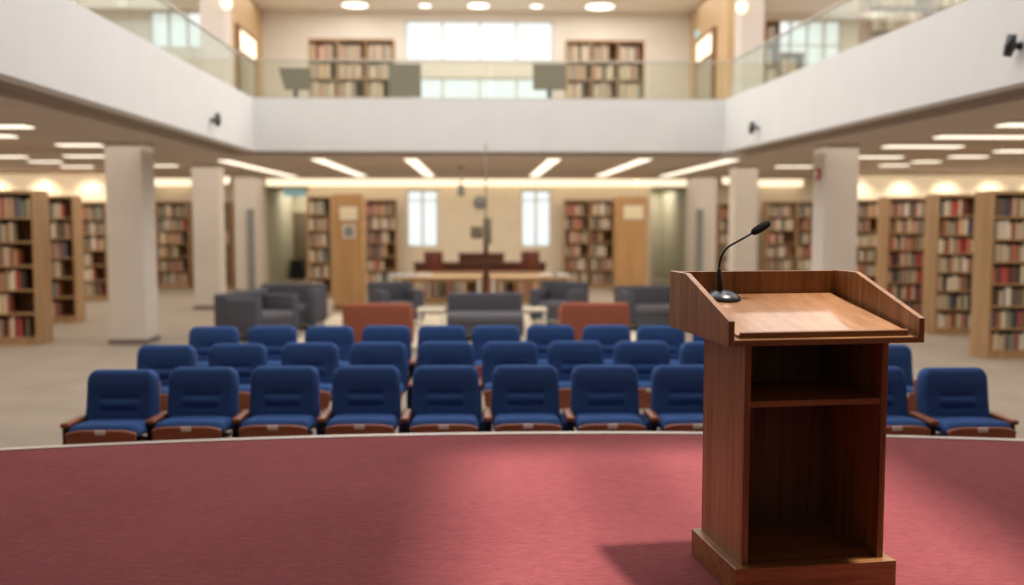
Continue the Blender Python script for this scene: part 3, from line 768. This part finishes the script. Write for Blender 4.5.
for px, w_, nm, lab in ((404, .5, 'bluepaper', 'pale stack of papers at the left end of the left reading table'), (425, .34, 'whitep', 'white paper stack on the left reading table, beside its pale blue one'),
                        (548, .34, 'whitep', 'white paper stack on the right reading table'), (561, .4, 'bluepaper', 'pale blue paper stack at the right end of the right reading table')):
    q = at(px, 276, 21.4); m = MB()
    for k in range(4): m.box((-w_ / 2 + .01 * (k % 2), -.15, .012 * k), (w_ / 2 - .008 * k, .15, .012 * k + .011))
    tag(m.build('paper_stack', M[nm]), lab, 'papers').location = (q.x, 21.3, .74)
# dark service desk by the end wall
x0, x1 = gx(414, 26), gx(546, 26); w = x1 - x0
t = empty('service_desk', ((x0 + x1) / 2, 26, 0), 0, 'long dark wooden service desk in front of the end wall', 'desk')
B(((-w / 2 + .03, -.3, .08), (w / 2 - .03, .3, .80))).build('body', M['darkw'], t, .01)
B(((-w / 2, -.36, .80), (w / 2, .36, .85))).build('worktop', M['darkw'], t, .008)
B(((-w / 2 + .06, -.26, 0), (w / 2 - .06, .26, .08))).build('plinth', M['black'], t)
for k in range(6):
    xx = -w / 2 + .06 + (w - .12) * k / 6
    B(((xx + .03, -.32, .14), (xx + (w - .12) / 6 - .03, -.30, .74))).build('front_panel', M['redw'], t, .006)
x0, x1 = gx(459, 26), gx(504, 26); w = x1 - x0
t = empty('desk_cabinet', ((x0 + x1) / 2, 26.08, .85), 0, 'dark wooden raised cabinet on the middle of the service desk', 'cabinet')
B(((-w / 2, -.18, 0), (w / 2, .18, .20))).build('body', M['darkw'], t, .006)
B(((-w / 2 - .02, -.2, .20), (w / 2 + .02, .2, .24))).build('lid', M['redw'], t, .006)
for px, wh in ((434, 'left'), (530, 'right')):
    t = empty('desk_chair', (gx(px, 25), 25.1, 0), 0, 'dark red wooden chair in front of the %s half of the service desk' % wh, 'chair', 'desk chairs')
    rbox((-.23, -.23, .43), (.23, .2, .48), .012, 2).build('seat', M['redw'], t)
    rbox((-.24, -.27, .5), (.24, -.23, 1.17), .012, 2).build('backrest', M['redw'], t)
    for sx in (-1, 1):
        B(((sx * .22, -.26, 0), (sx * .18, -.22, .55))).build('leg', M['redw'], t); B(((sx * .22, .16, 0), (sx * .18, .2, .44))).build('leg', M['redw'], t)
# tall pole with camera bracket
q = gnd(485, 315, 0); yq = 17.2; xq = at(486, 250, yq).x
t = empty('tall_pole_stand', (xq, yq + .3, .012), 0, 'tall thin dark pole with an olive grey box, behind the centre sofa', 'stand')
MB().lathe([(.2, 0), (.2, .02), (.05, .04), (.03, .05)], seg=20).build('foot', M['black'], t)
MB().tube([(0, 0, .03), (0, 0, 1.55), (0, 0, 2.0)], [.05, .042, .035], 10).build('pole', M['darkw'], t)
MB().tube([(0, 0, 2.0), (0, 0, 3.3)], .012, 8).build('mast', M['grey'], t)
rbox((-.05, -.08, 1.52), (.1, .06, 1.98), .02, 2).build('bracket', M['olive'], t)
rbox((-.27, -.1, 1.62), (-.06, .05, 1.84), .02, 2).build('speaker_box', M['olive'], t)
# clock, ceiling sensor
q = at(480, 202.5, YW)
t = empty('wall_clock', (q.x, YW, q.z), 0, 'round grey clock on the end wall between the two windows', 'clock')
MB().lathe([(.18, 0), (.19, -.02), (.19, -.05), (.17, -.05), (.165, -.035)], axis='y', seg=28).build('rim', M['grey'], t)
MB().lathe([(.165, -.03), (.165, -.036)], axis='y', seg=28).build('face', M['clockf'], t)
m = MB(); m.box((-.006, -.042, -.02), (.006, -.037, .13)); m.box((-.02, -.042, -.006), (.09, -.037, .006)); m.build('hands', M['black'], t)
q = at(461, 158, 22.5)
t = empty('ceiling_projector', (q.x, 22.5, ZS - .03), 0, 'small dark device hung on a rod below the lower ceiling', 'projector')
MB().tube([(0, 0, 0), (0, 0, -.42)], .018, 8).build('rod', M['grey'], t)
MB().lathe([(.07, 0), (.07, -.03), (.03, -.05)], seg=14).build('ceiling_plate', M['grey'], t)
rbox((-.08, -.14, -.66), (.08, .14, -.42), .02, 2).build('body', M['grey'], t)

# upper display boards
def display(px0, py0, px1, py1, Y, label, slope=0):
    a_, b_ = at(px0, py1, Y), at(px1, py0, Y); w, h = b_.x - a_.x, b_.z - a_.z
    t = empty('display_screen', ((a_.x + b_.x) / 2, Y, ZU), 0, label, 'display', 'upper floor display screens')
    zb = a_.z - ZU
    MB().prism([(-w / 2 + slope, zb), (w / 2, zb), (w / 2, zb + h), (-w / 2, zb + h)], 'y', -.04, .03).build('screen', M['display'], t, .01)
    B(((-w / 2 + .05 + slope, -.046, zb + .05), (w / 2 - .05, -.04, zb + h - .05))).build('panel', M['display'], t)
    B(((-.04, .03, 0), (.04, .09, zb + h * .7))).build('post', M['black'], t)
    B(((-.3, -.2, 0), (.3, .25, .03))).build('foot', M['black'], t)
display(389, 64, 421, 97, 20.5, 'dark display screen left of the upper window, behind the glass railing')
display(533, 64, 566, 90, 20.5, 'dark display screen right of the upper window, behind the glass railing')
display(279, 68, 311, 90, 20.5, 'dark display screen at the left corner of the end balcony', .12)

# balcony spotlights, column alarm
def spotlight(loc, rz, label, s=1):
    t = empty('wall_spotlight', loc, rz, label, 'spotlight', 'balcony front spotlights')
    MB().lathe([(.05 * s, 0), (.05 * s, .03), (.02 * s, .04)], axis='x', seg=14).build('mount', M['black'], t)
    MB().tube([(.03, 0, 0), (.14 * s, 0, 0)], .018 * s, 8).build('bracket', M['black'], t)
    MB().tube([(.14 * s, .03 * s, .14 * s), (.14 * s, 0, 0), (.15 * s, -.05 * s, -.12 * s)], [.06 * s, .075 * s, .055 * s], 12).build('housing', M['gun'], t)
q = at(211, 120, 1); k = (XL - 0) / q.x; spotlight((XL, k, CZ + (q.z - CZ) * k), 0, 'dark spotlight mounted on the left balcony front', .7)
q = at(758, 128, 1); k = (XR + .0484 * YB) / (q.x + .0484); spotlight((xr(k), k, CZ + (q.z - CZ) * k), math.pi, 'dark spotlight low on the right balcony front, above the lounge', .7)
q = at(1021, 46, 1); k = (XR + .0484 * YB) / (q.x + .0484); spotlight((xr(k), k, CZ + (q.z - CZ) * k), math.pi, 'dark spotlight on the right balcony front at the right photo edge', .7)
q = at(816, 173, 15.4)
t = empty('fire_alarm', (at(823, 250, 15.5).x, 15.75, q.z - .09), 0, 'small red fire alarm on the side of the right front column', 'alarm')
rbox((-.05, -.07, 0), (0, .07, .18), .012, 2).build('body', M['red'], t); B(((-.055, -.04, .05), (-.05, .04, .13))).build('button', M['whitep'], t)

# ---------------------------------------------------------------- ceiling lights
def strip(x0, x1, y, z, wd, label, group, along='x', mat='lamp', name='ceiling_light'):
    L = x1 - x0
    t = empty(name, ((x0 + x1) / 2, y, z), 0 if along == 'x' else math.pi / 2, label, 'light', group)
    B(((-L / 2, -wd / 2, -.03), (L / 2, wd / 2, 0))).build('housing', M['whitep'], t)
    B(((-L / 2 + .02, -wd / 2 + .02, -.22 if mat == 'lampc' else -.045), (L / 2 - .02, wd / 2 - .02, -.03))).build('diffuser', M[mat], t)
    return t
ZL = ZS - .03
for k, (px, py) in enumerate(((222, 158.5), (316, 157), (410, 157), (555, 157), (647, 157), (735, 157.5))):
    g = gnd(px, py, ZL); Lseg = 7.6 / 4
    t = empty('ceiling_light', (g.x, g.y, ZL), 0, 'long ceiling light strip running to the end wall, %s from the left' % ORD[k], 'light', 'ceiling light strips under the end balcony')
    B(((-.14, 0, -.03), (.14, 7.6, 0))).build('housing', M['whitep'], t)
    for j in range(4):
        B(((-.12, j * Lseg + .14, -.045), (.12, (j + 1) * Lseg - .14, -.03))).build('diffuser', M['lamp'], t)
lft = [(-12, 30, 127), (-20, 14, 136.5), (58, 101, 145.5), (65, 105, 156.5), (-10, 26, 157), (30, 61, 162), (62, 92, 167), (153, 177, 166)]
rgt = [(1000, 1040, 125.5), (936, 1030, 137.5), (884, 962, 147), (857, 902, 157.5), (950, 986, 157), (996, 1032, 151.5), (913, 939, 162), (880, 908, 165.5), (776, 812, 167)]
for lst, nm in ((lft, 'left'), (rgt, 'right')):
    for k, (a_, b_, py) in enumerate(lst):
        g0, g1 = gnd(a_, py, ZL - .04), gnd(b_, py, ZL - .04)
        strip(g0.x, g1.x, (g0.y + g1.y) / 2, ZL, .35, 'flat crosswise ceiling light over the %s wing bookcases, %s nearest the stage' % (nm, ORD[sorted(range(len(lst)), key=lambda q: lst[q][2]).index(k)]),
              'ceiling lights over the %s wing' % nm)
x0, x1 = fx(268, 28.8), fx(634, 28.8); strip(x0, x1, YW - .22, ZL, .4, 'long warm cove light along the top of the end wall, left of the right recess', 'cove lights', mat='lampc', name='cove_light')
x0, x1 = fx(635, 28.8), fx(690, 28.8); strip(x0, x1, YW - .22, ZL, .4, 'short dimmer cove light along the end wall beside the right recess', 'cove lights', mat='lampc', name='cove_light')
for a_, b_, lab in ((155, 192, 'cove light on the end wall between the left front and middle columns'), (758, 800, 'cove light on the end wall between the right columns')):
    strip(fx(a_, 28.8), fx(b_, 28.8), YW - .22, ZL, .4, lab, 'cove lights', mat='lampc', name='cove_light')
for k, (px, py, r) in enumerate(((355, 4, .36), (425, 4.5, .17), (478.5, 4.5, .3), (536.5, 5, .17), (600, 5.5, .4))):
    g = gnd(px, py, ZC)
    t = empty('downlight', (g.x, g.y, ZC), 0, 'round recessed downlight in the upper ceiling, %s from the left' % ORD[k], 'light', 'upper ceiling downlights')
    MB().lathe([(r * 1.1, 0), (r * 1.1, -.03), (r, -.04), (r, -.03)], seg=20).build('rim', M['whitep'], t)
    MB().lathe([(r, -.03), (r * .9, -.045), (.01, -.05)], seg=20).build('diffuser', M['lampu'], t)
def sconce(px, py, Y, label, s=.12):
    q = at(px, py, Y)
    t = empty('wall_lamp', (q.x, Y, q.z), 0, label, 'light', 'wall lamps')
    B(((-.05, -.03, -.1), (.05, 0, .1))).build('mount', M['rail'], t)
    MB().lathe([(s * .6, -s), (s, -s * .3), (s, s * .6), (s * .5, s)], (0, -.03 - s, 0), seg=14).build('lamp_shade', M['lampw'], t)
sconce(228, 5, 22.5, 'round wall lamp on the upper left column'); sconce(740, 9, 22.5, 'round wall lamp on the upper right column')
sconce(227, 180, 28.2, 'round wall lamp between the left middle and rear columns'); sconce(725, 180, 28.2, 'round wall lamp between the right rear columns')

# the remaining books of all the shelves, too many to count
tag(stuff.build('books', M['books'], fix=False), 'rows of library books on the farther bookcases and the upper floor', 'books', kind='stuff')
for i, u in enumerate(proto_used):
    if not u: bpy.data.objects.remove(bookproto[i])

# ---------------------------------------------------------------- light
w = bpy.data.worlds.new('sky'); SC.world = w; w.use_nodes = True
w.node_tree.nodes['Background'].inputs['Color'].default_value = (.93, .97, 1, 1)
w.node_tree.nodes['Background'].inputs['Strength'].default_value = 1.25
def area(name, loc, sx, sy, power, col, rot=(0, 0, 0), spread=180):
    l = bpy.data.lights.new(name, 'AREA'); l.shape = 'RECTANGLE'; l.size = sx; l.size_y = sy; l.energy = power; l.color = col
    l.spread = math.radians(spread)
    o = bpy.data.objects.new(name, l); C.objects.link(o); o.location = loc; o.rotation_euler = rot
    return o
warm = (1, .89, .75); neut = (1, .975, .945)
area('wing_light_left', (-9.7, 17, 3.1), 9, 22, 740, warm)
area('wing_light_right', (9.9, 17, 3.1), 9, 22, 740, warm)
area('gallery_light', (.1, 23.6, 3.1), 10, 9, 380, warm)
area('atrium_light', (.1, 15, 7.9), 7.5, 19, 980, neut)
area('upper_left_light', (-9.7, 17, 7.9), 9, 22, 820, neut)
area('upper_right_light', (9.9, 17, 7.9), 9, 22, 820, neut)
area('upper_gallery_light', (.1, 24, 7.9), 10, 9, 470, neut)
for nm, r in (('left', rl), ('right', rr)):
    area('recess_light_' + nm, ((r[0] + r[1]) / 2, 32.3, 2.9), 1, 2, 30, warm)
sun = bpy.data.lights.new('sun', 'SUN'); sun.energy = 5.6; sun.angle = math.radians(4.2); sun.color = (1, .93, .84)
so = bpy.data.objects.new('sun', sun); C.objects.link(so); so.location = (4, 4, 12)
so.rotation_euler = Vector((-math.cos(math.radians(75)), -0.03, -math.sin(math.radians(75)))).to_track_quat('-Z', 'Y').to_euler()
for k in range(5):
    for sgn, y in ((-1, 24.2), (1, 24.3)):
        x = sgn * (9.6 + k * 1.15)
        t = empty('wall_washer', (x, y, ZS - .03), 0, 'small recessed wall washer, %s out from the %s front column' % (ORD[k], 'left' if sgn < 0 else 'right'), 'light', 'wall washers')
        MB().lathe([(.07, 0), (.07, -.02), (.05, -.03), (.05, -.01)], seg=12).build('rim', M['whitep'], t)
        MB().lathe([(.05, -.012), (.01, -.02)], seg=12).build('diffuser', M['lamp'], t)
        l = bpy.data.lights.new('washer', 'SPOT'); l.energy = 42; l.color = (1, .88, .68); l.spot_size = math.radians(100); l.spot_blend = .8; l.shadow_soft_size = .05
        o = bpy.data.objects.new('washer', l); C.objects.link(o); o.location = (x, y, ZS - .09); o.rotation_euler = (math.radians(28), 0, 0)
SC.view_settings.view_transform = 'Standard'; SC.view_settings.look = 'None'
SC.view_settings.exposure = 0.08; SC.view_settings.gamma = 1
SC.cycles.use_denoising = True
SC.cycles.max_bounces = 6; SC.cycles.transparent_max_bounces = 16
